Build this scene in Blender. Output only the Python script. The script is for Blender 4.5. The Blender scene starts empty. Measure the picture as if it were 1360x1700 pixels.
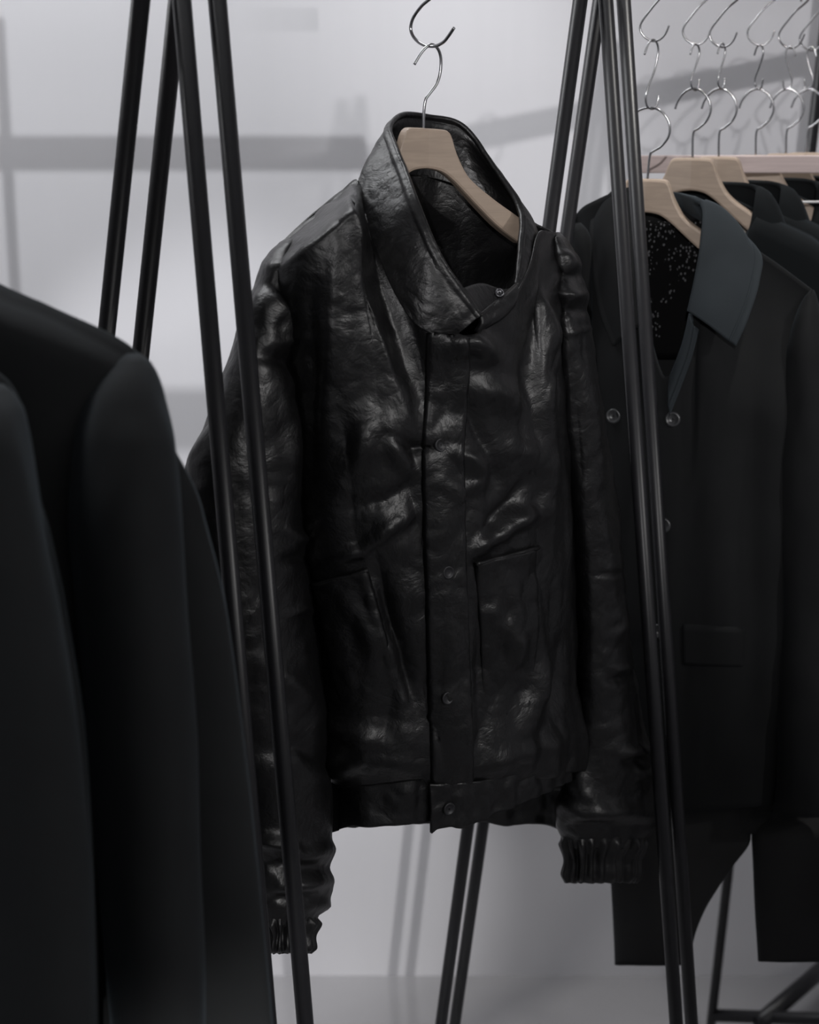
import bpy, bmesh, math, random
from mathutils import Vector, Matrix, noise
from mathutils.bvhtree import BVHTree
S = bpy.context.scene
COL = S.collection
random.seed(4)

# ------------------------------------------------------------------ camera, world, lights, exposure
CAMZ = 1.72
FPX = 2700.0
TH = math.atan(690 / FPX)
cam_d = bpy.data.cameras.new('camera')
cam = bpy.data.objects.new('camera', cam_d)
COL.objects.link(cam)
cam.location = (0, 0, CAMZ)
cam.rotation_euler = (math.pi / 2 - TH, 0, 0)
cam_d.sensor_fit = 'VERTICAL'
cam_d.sensor_height = 36
cam_d.lens = 36 * FPX / 1700
cam_d.clip_start = 0.05
cam_d.dof.use_dof = True
cam_d.dof.focus_distance = 1.74
cam_d.dof.aperture_fstop = 5.0
S.camera = cam

S.view_settings.view_transform = 'Standard'
S.view_settings.look = 'None'
S.view_settings.gamma = 1
S.view_settings.exposure = 0.0
S.view_settings.use_curve_mapping = False

w = bpy.data.worlds.new('world')
S.world = w
w.use_nodes = True
w.node_tree.nodes['Background'].inputs[0].default_value = (0.93, 0.95, 1.0, 1)
w.node_tree.nodes['Background'].inputs[1].default_value = 0.15


def spot(name, loc, tgt, watts, size, angle, blend=0.4, color=(1, 1, 1)):
    d = bpy.data.lights.new(name, 'SPOT')
    d.energy = watts
    d.spot_size = math.radians(angle)
    d.spot_blend = blend
    d.shadow_soft_size = size
    d.color = color
    o = bpy.data.objects.new(name, d)
    COL.objects.link(o)
    o.location = loc
    o.rotation_euler = (Vector(tgt) - Vector(loc)).to_track_quat('-Z', 'Y').to_euler()
    return o


def panel(name, loc, rot, sx, sy, watts, color=(1, 1, 1)):
    d = bpy.data.lights.new(name, 'AREA')
    d.shape = 'RECTANGLE'
    d.size, d.size_y = sx, sy
    d.energy = watts
    d.color = color
    o = bpy.data.objects.new(name, d)
    COL.objects.link(o)
    o.location = loc
    o.rotation_euler = [math.radians(a) for a in rot]
    return o


spot('spot_light', (-0.55, -4.0, 2.87), (1.15, 2.9, 1.95), 470, 0.035, 24, 0.55, (1.0, 0.98, 0.99))
spot('spot_light', (-0.6, 0.4, 3.05), (-0.55, 2.95, 1.60), 100, 0.022, 40, 0.45, (0.97, 0.98, 1.0))
spot('spot_light', (0.08, 1.5, 3.22), (-0.46, 2.95, 0.62), 130, 0.015, 24, 0.55, (0.98, 0.98, 1.0))  # added light that brightens the lower wall behind the jacket
spot('spot_light', (2.1, 0.05, 2.4), (0.1, 1.76, 1.2), 60, 0.04, 27, 0.7, (1.0, 0.98, 0.97))
spot('spot_light', (0.45, -3.6, 2.1), (-0.26, 2.95, 0.2), 380, 0.02, 8.6, 0.6, (1.0, 0.985, 0.98))  # added narrow beam so the rack legs cast stripes on the lower wall
spot('spot_light', (0.80, 1.95, 3.2), (0.46, 2.14, 1.5), 60, 0.03, 30, 0.6, (1.0, 0.97, 0.93))  # added rim light for the tops of the right-hand hangers
panel('ceiling_panel', (-0.9, 2.25, 3.27), (0, 0, 0), 1.9, 0.4, 29, (0.97, 0.98, 1.0))  # added soft fill to lift the left part of the wall
panel('ceiling_panel', (1.9, -1.7, 2.9), (58, 0, 30), 1.6, 0.8, 13, (1.0, 0.985, 0.98))  # added frontal fill for the garments, no real fixture here

# ------------------------------------------------------------------ projection helpers
CT, ST = math.cos(TH), math.sin(TH)


def ray(px, py):
    x = (px - 680) / FPX
    y = (850 - py) / FPX
    return Vector((x, CT + y * ST, -ST + y * CT))


ORG = Vector((0, 0, CAMZ))


def atY(px, py, Y):
    d = ray(px, py)
    return ORG + d * (Y / d.y)


def atZ(px, py, z):
    d = ray(px, py)
    return ORG + d * ((z - CAMZ) / d.z)


def topix(P):
    v = Vector(P) - ORG
    f = v.y * CT - v.z * ST
    u = v.y * ST + v.z * CT
    return 680 + FPX * v.x / f, 850 - FPX * u / f


class Frame:
    """a vertical plane through (x, y), turned by phi degrees: e runs along it, n faces the room"""
    def __init__(self, x, y, phi):
        self.C = Vector((x, y, 0))
        a = math.radians(phi)
        self.e = Vector((math.cos(a), math.sin(a), 0))
        self.n = Vector((math.sin(a), -math.cos(a), 0))

    def at(self, px, py, w=0.0):
        d = ray(px, py)
        o = self.C + self.n * w
        t = (o - ORG).dot(self.n) / d.dot(self.n)
        return ORG + d * t

    def world(self, u, w, z):
        p = self.C + self.e * u + self.n * w
        p.z = z
        return p

    def local(self, P):
        v = P - self.C
        return v.dot(self.e), v.dot(self.n), P.z


def sm(a, b, x):
    t = min(1, max(0, (x - a) / (b - a)))
    return t * t * (3 - 2 * t)


def interp(tab, x):
    """monotone smooth interpolation of rows (x, a, b, ...)"""
    if x <= tab[0][0]:
        return tab[0][1:]
    if x >= tab[-1][0]:
        return tab[-1][1:]
    for i in range(len(tab) - 1):
        if tab[i][0] <= x <= tab[i + 1][0]:
            break
    p1, p2 = tab[i], tab[i + 1]
    p0 = tab[i - 1] if i > 0 else None
    p3 = tab[i + 2] if i + 2 < len(tab) else None
    h = p2[0] - p1[0]
    t = (x - p1[0]) / h
    out = []
    for k in range(1, len(p1)):
        d = (p2[k] - p1[k]) / h
        dl = (p1[k] - p0[k]) / (p1[0] - p0[0]) if p0 else d
        dr = (p3[k] - p2[k]) / (p3[0] - p2[0]) if p3 else d
        m1 = 0.0 if dl * d <= 0 else 2 * dl * d / (dl + d)
        m2 = 0.0 if dr * d <= 0 else 2 * dr * d / (dr + d)
        t2, t3 = t * t, t * t * t
        out.append((2 * t3 - 3 * t2 + 1) * p1[k] + (t3 - 2 * t2 + t) * h * m1 + (-2 * t3 + 3 * t2) * p2[k] + (t3 - t2) * h * m2)
    return out


def spline(pts, n):
    """catmull-rom through tuples, n samples"""
    m = len(pts) - 1
    out = []
    for j in range(n):
        x = j / (n - 1) * m
        i = min(int(x), m - 1)
        t = x - i
        p0 = pts[max(i - 1, 0)]
        p1 = pts[i]
        p2 = pts[i + 1]
        p3 = pts[min(i + 2, m)]
        out.append(tuple(0.5 * (2 * b + (c - a) * t + (2 * a - 5 * b + 4 * c - d) * t * t + (3 * b - a - 3 * c + d) * t ** 3)
                         for a, b, c, d in zip(p0, p1, p2, p3)))
    return out


# ------------------------------------------------------------------ materials
def nodes(name):
    m = bpy.data.materials.new(name)
    m.use_nodes = True
    nt = m.node_tree
    return m, nt, nt.nodes['Principled BSDF']


def bump(nt, b, src, strength, dist):
    bp = nt.nodes.new('ShaderNodeBump')
    bp.inputs['Strength'].default_value = strength
    bp.inputs['Distance'].default_value = dist
    nt.links.new(src, bp.inputs['Height'])
    nt.links.new(bp.outputs[0], b.inputs['Normal'])
    return bp


def coords(nt, scale=(1, 1, 1)):
    tc = nt.nodes.new('ShaderNodeTexCoord')
    mp = nt.nodes.new('ShaderNodeMapping')
    mp.inputs['Scale'].default_value = scale
    nt.links.new(tc.outputs['Object'], mp.inputs[0])
    return mp.outputs[0]


def noise_n(nt, vec, scale, detail=4, rough=0.55, dist=0.0):
    n = nt.nodes.new('ShaderNodeTexNoise')
    n.inputs['Scale'].default_value = scale
    n.inputs['Detail'].default_value = detail
    n.inputs['Roughness'].default_value = rough
    n.inputs['Distortion'].default_value = dist
    nt.links.new(vec, n.inputs['Vector'])
    return n


def ramp(nt, src, c0, c1, p0=0.3, p1=0.7):
    r = nt.nodes.new('ShaderNodeValToRGB')
    r.color_ramp.elements[0].position = p0
    r.color_ramp.elements[1].position = p1
    r.color_ramp.elements[0].color = (*c0, 1)
    r.color_ramp.elements[1].color = (*c1, 1)
    nt.links.new(src, r.inputs[0])
    return r


def simple(name, col, rough=0.5, metal=0.0, spec=0.5, var=0.12, scale=30, bstr=0.0, sheen=0.0, stretch=(1, 1, 1)):
    m, nt, b = nodes(name)
    v = coords(nt, stretch)
    n = noise_n(nt, v, scale, 5)
    r = ramp(nt, n.outputs[0], [c * (1 - var) for c in col], [min(1, c * (1 + var)) for c in col])
    nt.links.new(r.outputs[0], b.inputs['Base Color'])
    b.inputs['Roughness'].default_value = rough
    b.inputs['Metallic'].default_value = metal
    b.inputs['Specular IOR Level'].default_value = spec
    if bstr:
        bump(nt, b, n.outputs[0], bstr, 0.002)
    if sheen:
        b.inputs['Sheen Weight'].default_value = sheen
        b.inputs['Sheen Roughness'].default_value = 0.45
        b.inputs['Sheen Tint'].default_value = (0.75, 0.9, 1.0, 1)
    return m


def leather(name):
    m, nt, b = nodes(name)
    v = coords(nt)
    n1 = noise_n(nt, v, 22, 6, 0.6, 0.6)
    n2 = noise_n(nt, v, 110, 4, 0.6, 0.3)
    vo = nt.nodes.new('ShaderNodeTexVoronoi')
    vo.feature = 'DISTANCE_TO_EDGE'
    vo.inputs['Scale'].default_value = 48
    mixv = nt.nodes.new('ShaderNodeMixRGB')
    mixv.inputs[0].default_value = 0.06
    nt.links.new(v, mixv.inputs[1])
    nt.links.new(n1.outputs['Color'], mixv.inputs[2])
    nt.links.new(mixv.outputs[0], vo.inputs['Vector'])
    mr = nt.nodes.new('ShaderNodeMapRange')
    mr.inputs['From Max'].default_value = 0.22
    nt.links.new(vo.outputs['Distance'], mr.inputs['Value'])
    a1 = nt.nodes.new('ShaderNodeMath'); a1.operation = 'MULTIPLY_ADD'
    a1.inputs[1].default_value = 0.30
    nt.links.new(n2.outputs[0], a1.inputs[0])
    nt.links.new(n1.outputs[0], a1.inputs[2])
    a2 = nt.nodes.new('ShaderNodeMath'); a2.operation = 'MULTIPLY_ADD'
    a2.inputs[1].default_value = 0.12
    nt.links.new(mr.outputs[0], a2.inputs[0])
    nt.links.new(a1.outputs[0], a2.inputs[2])
    bump(nt, b, a2.outputs[0], 0.34, 0.005)
    r = ramp(nt, n1.outputs[0], (0.0048, 0.0048, 0.0052), (0.0072, 0.0071, 0.0077))
    nt.links.new(r.outputs[0], b.inputs['Base Color'])
    rr = nt.nodes.new('ShaderNodeMapRange')
    rr.inputs['To Min'].default_value = 0.31
    rr.inputs['To Max'].default_value = 0.46
    nt.links.new(n1.outputs[0], rr.inputs['Value'])
    nt.links.new(rr.outputs[0], b.inputs['Roughness'])
    b.inputs['Specular IOR Level'].default_value = 0.55
    return m


def wool(name, col, sheen, scale=420):
    m, nt, b = nodes(name)
    v = coords(nt)
    n = noise_n(nt, v, scale, 3, 0.6)
    n2 = noise_n(nt, v, 9, 3)
    r = ramp(nt, n2.outputs[0], [c * 0.88 for c in col], [c * 1.12 for c in col])
    nt.links.new(r.outputs[0], b.inputs['Base Color'])
    b.inputs['Roughness'].default_value = 0.92
    b.inputs['Specular IOR Level'].default_value = 0.15
    b.inputs['Sheen Weight'].default_value = sheen
    b.inputs['Sheen Roughness'].default_value = 0.38
    b.inputs['Sheen Tint'].default_value = (0.70, 0.86, 1.0, 1)
    bump(nt, b, n.outputs[0], 0.12, 0.001)
    return m


def lining_mat(name):
    m, nt, b = nodes(name)
    v = coords(nt, (1, 1, 0.7))
    vo = nt.nodes.new('ShaderNodeTexVoronoi')
    vo.inputs['Scale'].default_value = 260
    nt.links.new(v, vo.inputs['Vector'])
    n = noise_n(nt, v, 16, 3)
    lt = nt.nodes.new('ShaderNodeMath'); lt.operation = 'LESS_THAN'
    lt.inputs[1].default_value = 0.30
    nt.links.new(vo.outputs['Distance'], lt.inputs[0])
    gt = nt.nodes.new('ShaderNodeMath'); gt.operation = 'GREATER_THAN'
    gt.inputs[1].default_value = 0.50
    nt.links.new(n.outputs[0], gt.inputs[0])
    mu = nt.nodes.new('ShaderNodeMath'); mu.operation = 'MULTIPLY'
    nt.links.new(lt.outputs[0], mu.inputs[0])
    nt.links.new(gt.outputs[0], mu.inputs[1])
    mx = nt.nodes.new('ShaderNodeMixRGB')
    mx.inputs[1].default_value = (0.0022, 0.0022, 0.0025, 1)
    mx.inputs[2].default_value = (0.10, 0.10, 0.105, 1)
    nt.links.new(mu.outputs[0], mx.inputs[0])
    nt.links.new(mx.outputs[0], b.inputs['Base Color'])
    b.inputs['Roughness'].default_value = 0.7
    b.inputs['Specular IOR Level'].default_value = 0.08
    return m


def wood(name, col):
    m, nt, b = nodes(name)
    v = coords(nt, (3, 3, 40))
    n = noise_n(nt, v, 3, 5, 0.6, 0.8)
    r = ramp(nt, n.outputs[0], [c * 0.82 for c in col], [min(1, c * 1.1) for c in col], 0.25, 0.75)
    nt.links.new(r.outputs[0], b.inputs['Base Color'])
    b.inputs['Roughness'].default_value = 0.42
    bump(nt, b, n.outputs[0], 0.05, 0.001)
    return m


def wall_mat(name, col, rough):
    m, nt, b = nodes(name)
    v = coords(nt, (9, 9, 0.35))
    n = noise_n(nt, v, 1.0, 4)
    v2 = coords(nt, (1, 1, 1))
    n2 = noise_n(nt, v2, 1.3, 3)
    mx = nt.nodes.new('ShaderNodeMixRGB')
    mx.inputs[0].default_value = 0.5
    nt.links.new(n.outputs['Color'], mx.inputs[1])
    nt.links.new(n2.outputs['Color'], mx.inputs[2])
    r = ramp(nt, mx.outputs[0], [c * 0.96 for c in col], [min(1, c * 1.03) for c in col])
    nt.links.new(r.outputs[0], b.inputs['Base Color'])
    b.inputs['Roughness'].default_value = rough
    bump(nt, b, n.outputs[0], 0.25, 0.01)
    return m


M = dict(
    leather=leather('black_leather'),
    pea=wool('dark_navy_wool', (0.0106, 0.0111, 0.0117), 0.03),
    litwool=wool('lit_navy_wool', (0.026, 0.031, 0.035), 0.08),  # paler copy of the coat wool: light on right collar put into colour
    wool=wool('black_wool', (0.0360, 0.0378, 0.0392), 0.10),
    wool2=wool('charcoal_wool', (0.0085, 0.0100, 0.0110), 0.05),
    wool3=wool('grey_black_wool', (0.0380, 0.0405, 0.0420), 0.10),
    trouser=wool('black_trouser_cloth', (0.0260, 0.0260, 0.0265), 0.02),
    dark_lining=simple('dark_lining', (0.0062, 0.0062, 0.0066), 0.6),
    lace=lining_mat('speckled_lining'),
    cream=simple('cream_lining', (0.42, 0.37, 0.32), 0.8),
    steel=simple('black_steel', (0.0135, 0.0135, 0.0155), 0.36, 0.0, 0.38, 0.1, 60),
    chrome=simple('polished_chrome', (0.42, 0.42, 0.43), 0.2, 1.0),
    hanger=wood('pale_beech', (0.44, 0.345, 0.27)),
    rail=wood('pinkish_beech', (0.62, 0.51, 0.49)),
    button=simple('dark_horn', (0.035, 0.036, 0.038), 0.3, 0.0, 0.6),
    snap=simple('gunmetal_snap', (0.035, 0.035, 0.038), 0.45, 0.5),
    snapsteel=simple('bare_steel_snap', (0.16, 0.16, 0.17), 0.35, 1.0),
    whitemetal=simple('white_enamel', (0.75, 0.74, 0.74), 0.35),
    wall=wall_mat('white_wall_paint', (0.74, 0.735, 0.76), 0.5),
    floor=wall_mat('pale_polished_floor', (0.34, 0.335, 0.345), 0.16),
    ceil=wall_mat('white_ceiling_paint', (0.6, 0.6, 0.6), 0.8),
    thread=simple('thread', (0.05, 0.05, 0.05), 0.8),
)


# ------------------------------------------------------------------ object helpers
def thing(name, label, cat, loc=(0, 0, 0), group=None):
    o = bpy.data.objects.new(name, None)
    COL.objects.link(o)
    o.empty_display_size = 0.05
    o.location = loc
    o['label'] = label
    o['category'] = cat
    if group:
        o['group'] = group
    return o


def base_of(p):
    v = Vector((0, 0, 0))
    while p is not None:
        v += p.location
        p = p.parent
    return v


def obj(name, verts, faces, mat, parent=None, smooth=True, solid=0.0, sub=0, bevel=0.0, kind=None, soff=-1):
    me = bpy.data.meshes.new(name)
    b = base_of(parent)
    me.from_pydata([tuple(Vector(v) - b) for v in verts], [], faces)
    if smooth:
        me.polygons.foreach_set('use_smooth', [True] * len(me.polygons))
    me.materials.append(mat)
    me.update()
    o = bpy.data.objects.new(name, me)
    COL.objects.link(o)
    o.parent = parent
    if kind:
        o['kind'] = kind
    if bevel:
        m = o.modifiers.new('bevel', 'BEVEL')
        m.width = bevel
        m.segments = 2
        m.limit_method = 'ANGLE'
    if solid:
        m = o.modifiers.new('solid', 'SOLIDIFY')
        m.thickness = solid
        m.offset = soff
    if sub:
        m = o.modifiers.new('sub', 'SUBSURF')
        m.levels = sub
        m.render_levels = sub
    return o


def tag(o, label, cat, group=None):
    o['label'] = label
    o['category'] = cat
    if group:
        o['group'] = group
    return o


def dup(root, loc, label, rotz=0.0):
    def cp(o, parent):
        c = o.copy()
        COL.objects.link(c)
        c.parent = parent
        for ch in list(o.children):
            cp(ch, c)
        return c
    r = cp(root, None)
    r.location = loc
    r.rotation_euler = (0, 0, rotz)
    r['label'] = label
    return r


def box(c0, c1):
    (x0, y0, z0), (x1, y1, z1) = c0, c1
    v = [(x0, y0, z0), (x1, y0, z0), (x1, y1, z0), (x0, y1, z0), (x0, y0, z1), (x1, y0, z1), (x1, y1, z1), (x0, y1, z1)]
    f = [(0, 3, 2, 1), (4, 5, 6, 7), (0, 1, 5, 4), (1, 2, 6, 5), (2, 3, 7, 6), (3, 0, 4, 7)]
    return v, f


def bar(p0, p1, wid, hei):
    """rectangular bar between two points; hei is measured upright"""
    p0, p1 = Vector(p0), Vector(p1)
    d = (p1 - p0).normalized()
    s = d.cross(Vector((0, 0, 1))).normalized()
    u = s.cross(d)
    v = []
    for p in (p0, p1):
        for a, b in ((-1, -1), (1, -1), (1, 1), (-1, 1)):
            v.append(p + s * a * wid / 2 + u * b * hei / 2)
    f = [(0, 1, 2, 3), (7, 6, 5, 4), (0, 4, 5, 1), (1, 5, 6, 2), (2, 6, 7, 3), (3, 7, 4, 0)]
    return v, f


def tube(path, r, n=10, taper=None, cap=True):
    path = [Vector(p) for p in path]
    v, f = [], []
    m = len(path)
    d0 = (path[1] - path[0]).normalized()
    ref = Vector((0, 0, 1)) if abs(d0.z) < 0.9 else Vector((1, 0, 0))
    s = d0.cross(ref).normalized()
    for i, p in enumerate(path):
        d = (path[min(i + 1, m - 1)] - path[max(i - 1, 0)]).normalized()
        s = (s - d * s.dot(d)).normalized()
        t = d.cross(s)
        rr = r * (taper(i / (m - 1)) if taper else 1)
        for k in range(n):
            a = 2 * math.pi * k / n
            v.append(p + s * (rr * math.cos(a)) + t * (rr * math.sin(a)))
    for i in range(m - 1):
        for k in range(n):
            f.append((i * n + k, i * n + (k + 1) % n, (i + 1) * n + (k + 1) % n, (i + 1) * n + k))
    if cap:
        f.append(tuple(reversed(range(n))))
        f.append(tuple(range((m - 1) * n, m * n)))
    return v, f


def gridmesh(rows, closed=False):
    nr, nc = len(rows), len(rows[0])
    v = [p for r in rows for p in r]
    f = []
    for i in range(nr - 1):
        for j in range(nc if closed else nc - 1):
            k = (j + 1) % nc
            f.append((i * nc + j, i * nc + k, (i + 1) * nc + k, (i + 1) * nc + j))
    return v, f


def displace(rows, fn, closed=False, out=None):
    """move each grid point along its normal by fn(P, i, j)"""
    nr, nc = len(rows), len(rows[0])
    res = []
    for i in range(nr):
        line = []
        for j in range(nc):
            a = rows[max(i - 1, 0)][j]
            b = rows[min(i + 1, nr - 1)][j]
            if closed:
                c, d = rows[i][j - 1], rows[i][(j + 1) % nc]
            else:
                c, d = rows[i][max(j - 1, 0)], rows[i][min(j + 1, nc - 1)]
            n = (d - c).cross(b - a)
            if n.length < 1e-12:
                n = Vector((0, -1, 0))
            n.normalize()
            if out is not None:
                if n.dot(out(rows[i][j])) < 0:
                    n = -n
            line.append(rows[i][j] + n * fn(rows[i][j], i, j))
        res.append(line)
    return res


def fbm(p, s, o=3):
    return noise.fractal(Vector(p) * s, 1.0, 2.0, o)


def billow(p, s):
    """rounded puffs with sharp creases between, 0..1"""
    q = Vector(p) * s
    q += noise.noise_vector(q * 0.7) * 0.45
    return min(1, abs(noise.noise(q)) * 1.9)


def seg_dist(px, py, a, b):
    ax, ay = a
    bx, by = b
    dx, dy = bx - ax, by - ay
    t = ((px - ax) * dx + (py - ay) * dy) / (dx * dx + dy * dy)
    tc = min(1, max(0, t))
    x, y = ax + dx * tc, ay + dy * tc
    side = (px - ax) * dy - (py - ay) * dx
    return math.hypot(px - x, py - y), tc, (1 if side > 0 else -1)


def fold_sum(folds, px, py):
    """folds: (points, half width, height); rounded ridges, soft ends"""
    s = 0.0
    for pts, wd, h in folds:
        best = None
        n = len(pts) - 1
        for i in range(n):
            if min(pts[i][0], pts[i + 1][0]) - 3 * wd > px or max(pts[i][0], pts[i + 1][0]) + 3 * wd < px:
                continue
            if min(pts[i][1], pts[i + 1][1]) - 3 * wd > py or max(pts[i][1], pts[i + 1][1]) + 3 * wd < py:
                continue
            d, t, sd = seg_dist(px, py, pts[i], pts[i + 1])
            if best is None or d < best[0]:
                best = (d, (i + t) / n)
        if best:
            d, t = best
            s += h * math.exp(-(d / wd) ** 2) * (0.35 + 0.65 * math.sin(math.pi * min(1, max(0, t))) )
    return s


# ------------------------------------------------------------------ the room
YW = 2.95


def struct(name, v, f, mat):
    o = obj(name, v, f, mat, smooth=False)
    o['kind'] = 'structure'
    return o


struct('floor', *box((-3.2, -5.5, -0.08), (3.2, YW + 0.1, 0.0)), M['floor'])
struct('wall_back', *box((-3.2, YW, 0), (3.2, YW + 0.1, 3.3)), M['wall'])
struct('wall_left', *box((-3.3, -5.5, 0), (-3.2, YW + 0.1, 3.3)), M['wall'])
struct('wall_right', *box((3.2, -5.5, 0), (3.3, YW + 0.1, 3.3)), M['wall'])
struct('ceiling', *box((-3.3, -5.5, 3.3), (3.3, YW + 0.1, 3.4)), M['ceil'])

# ------------------------------------------------------------------ the racks
ZA = 1.905           # where the leg tubes cross
ZR = 1.868           # middle of the rails
RT = 0.0086
Aa, Ab = atZ(270, -208, ZA), atZ(330, -201, ZA)
Ac, Ad = atZ(989, -123, ZA), atZ(1020, -112, ZA)
RD = (Ac - Ab)
RD.z = 0
RD.normalize()
RN = Vector((RD.y, -RD.x, 0))      # across the rail, towards the room


def leg_to(A, px, py):
    """from the crossing point A a straight tube in the plane across the rail, through the pixel, to the floor"""
    d = ray(px, py)
    t = (A - ORG).dot(RD) / d.dot(RD)
    P = ORG + d * t
    k = (P - A) / (A.z - P.z)
    return A - k * 0.05, A + k * (A.z - 0.006)


def aframe(root, A, front, rear):
    for q, (px, py) in enumerate((front, rear)):
        a, b = leg_to(A, px, py)
        off = RD * (0.0095 if q == 0 else -0.0095)      # the two tubes pass beside each other
        l = obj('leg', *tube([a + off, b + off * 0.2], RT, 16), M['steel'], root)
        obj('foot_cap', *tube([b + off * 0.2 + Vector((0, 0, 0.02)), b + off * 0.2 - Vector((0, 0, 0.005))], RT * 1.18, 16), M['steel'], l)
    obj('bolt', *tube([A - RD * 0.0125, A + RD * 0.0125], 0.004, 10), M['steel'], root)


def rail_between(root, p0, p1):
    p0 = Vector((p0.x, p0.y, ZR))
    p1 = Vector((p1.x, p1.y, ZR))
    obj('rail', *bar(p0, p1, 0.026, 0.034), M['rail'], root, smooth=False, bevel=0.002)


rk = thing('garment_rack', 'black tubular rack holding the wooden rail the leather jacket hangs from', 'clothes rack', (0.02, 1.7, 0))
aframe(rk, Ab, (348 + 0.0896 * 1650, 1650), (308 - 0.109 * 600, 600))
aframe(rk, Ac, (998 + 0.0715 * 1600, 1600), (972 - 0.1395 * 1600, 1600))
rail_between(rk, Ab + RD * 0.0, Ac)

EL = Aa - RD * 0.95
rk2 = thing('garment_rack', 'black tubular rack at left carrying the dark wool coats', 'clothes rack', (Aa.x, Aa.y, 0))
aframe(rk2, Aa, (289 + 0.088 * 1150, 1150), (248 - 0.109 * 560, 560))
for sg in (1, -1):
    l = obj('leg', *tube([EL + Vector((0, 0, 0.05)), EL + RN * 0.3 * sg + Vector((0, 0, 0.006 - ZA))], RT, 16), M['steel'], rk2)
rail_between(rk2, Aa, EL)

ER = Ad + RD * 1.28
rk3 = thing('garment_rack', 'black tubular rack at right carrying the row of coats on linked hooks', 'clothes rack', (Ad.x, Ad.y, 0))
aframe(rk3, Ad, (1028 + 0.069 * 1600, 1600), (1004 - 0.145 * 1600, 1600))
rail_between(rk3, Ad, ER)
for sg in (1, -1):
    obj('leg', *tube([ER + Vector((0, 0, 0.05)), ER + RN * 0.2 * sg + Vector((0, 0, 0.006 - ZA))], RT, 16), M['steel'], rk3)

# rack standing behind, near the wall
t0, t1 = atY(1392, -150, 2.62), atY(1186, 1653, 2.70)
kk = (t1 - t0) / (t0.z - t1.z)
foot = t0 + kk * (t0.z - 0.04)
rk4 = thing('garment_rack', 'black rack standing near the back wall behind the coats at right', 'clothes rack', (foot.x, foot.y, 0))
obj('leg', *tube([t0, foot], 0.0088, 16), M['steel'], rk4)
cb = Vector((foot.x, foot.y, 0.062))
obj('base_bar', *tube([cb, cb + Vector((0.9, -0.06, 0))], 0.012, 12), M['steel'], rk4)
obj('base_bar', *tube([atZ(1262, 1698, 0.062), atZ(1400, 1578, 0.062)], 0.016, 12), M['steel'], rk4)
top2 = t0 + Vector((0.95, -0.06, 0))
obj('leg', *tube([top2, foot + Vector((0.95, -0.06, 0))], 0.0088, 16), M['steel'], rk4)
obj('rail', *bar(Vector((t0.x, t0.y, t0.z - 0.02)), Vector((top2.x, top2.y, t0.z - 0.02)), 0.026, 0.034), M['rail'], rk4, smooth=False)

# places of the six hooks along the right rail
railpt = lambda t: Vector((Ad.x, Ad.y, 0)) + RD * t


def rail_t(px, py):
    """distance along the rail whose rail point stands at this pixel column"""
    d = ray(px, py)
    k = d.x / d.y
    return (k * Ad.y - Ad.x) / (RD.x - k * RD.y)


hooks_px = [(1087, 65), (1157, 75), (1201, 75), (1263, 80), (1314, 80), (1349, 84)]
RP = [railpt(rail_t(*p)) for p in hooks_px]
RPY = [p.y for p in RP]

# low wooden stand rail crossing behind the hangers
YB = (RPY[2] + RPY[3]) / 2
b0, b1 = atY(1049, 272.5, YB), atY(1760, 272.5, YB)
hb = (atY(1200, 258, YB) - atY(1200, 287, YB)).z
st = thing('display_stand', 'pinkish wooden rail with a thin white rod crossing behind the three nearest coat hangers', 'display stand', (b1.x, b1.y, 0))
obj('rail', *bar(b0, b1, 0.018, hb), M['rail'], st, smooth=False, bevel=0.0015)
obj('post', *bar(Vector((b1.x, b1.y, 0)), Vector((b1.x, b1.y, b1.z + 0.013)) + Vector((0.0001, 0, 0)), 0.026, 0.026), M['rail'], st, smooth=False)
r0, r1 = atY(1304, 335.5, YB - 0.031), atY(1760, 335.5, YB - 0.031)
obj('rod', *tube([r0, Vector((b1.x, YB - 0.004, r0.z))], 0.0016, 8), M['whitemetal'], st)

# unseen rack added out of view so its rail and upright shade the wall
wr = thing('garment_rack', 'unseen rack with a long wooden rail, added to cast shadow bands on the back wall', 'clothes rack', (-0.69, 2.4, 0))
obj('rail', *bar(Vector((-1.9, 2.4, 1.93)), Vector((-0.19, 2.4, 1.93)), 0.03, 0.033), M['rail'], wr, smooth=False, bevel=0.002)
obj('upright', *tube([Vector((-0.69, 2.417, 0)), Vector((-0.69, 2.417, 2.1))], 0.008, 12), M['steel'], wr)


# ------------------------------------------------------------------ hooks and hangers
def hook_path(local, fr, n=60):
    return [fr.world(*p) for p in spline(local, n)]


def s_hook(label, fr, pix, r, group=None):
    """s-hook over the rail at fr.C: pix is its lower visible part from the shank to the tip"""
    lo = [fr.local(fr.at(px, py)) for px, py in pix]
    u0 = lo[0][0]
    zt = ZR + 0.017
    top = [(-0.019, 0, zt - 0.035), (-0.0205, 0, zt - 0.012), (-0.014, 0, zt + 0.005), (0.0, 0, zt + 0.0095), (0.014, 0, zt + 0.005), (0.0205, 0, zt - 0.012), (0.021, 0, zt - 0.035)]
    if u0 > 0.025:
        top[-1] = (0.024, 0, zt - 0.035)
    pts = hook_path(top + lo, fr, 90)
    root = thing('s_hook', label, 'hook', (fr.C.x, fr.C.y, zt), group)
    obj('hook_wire', *tube(pts, r, 10), M['chrome'], root)
    return root


FH = Frame(0.021, 1.735, math.degrees(math.atan2(RN.y, RN.x)))
s_hook('large chrome S-shaped hook carrying the leather jacket hanger', FH,
       [(722, -12), (700, 10), (686, 30), (682, 48), (688, 63), (702, 74), (720, 77), (736, 70), (746, 58), (754, 46)], 0.0017)


def arc_smooth(outline, k=8):
    return spline(outline, (len(outline) - 1) * k + 1)


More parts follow.
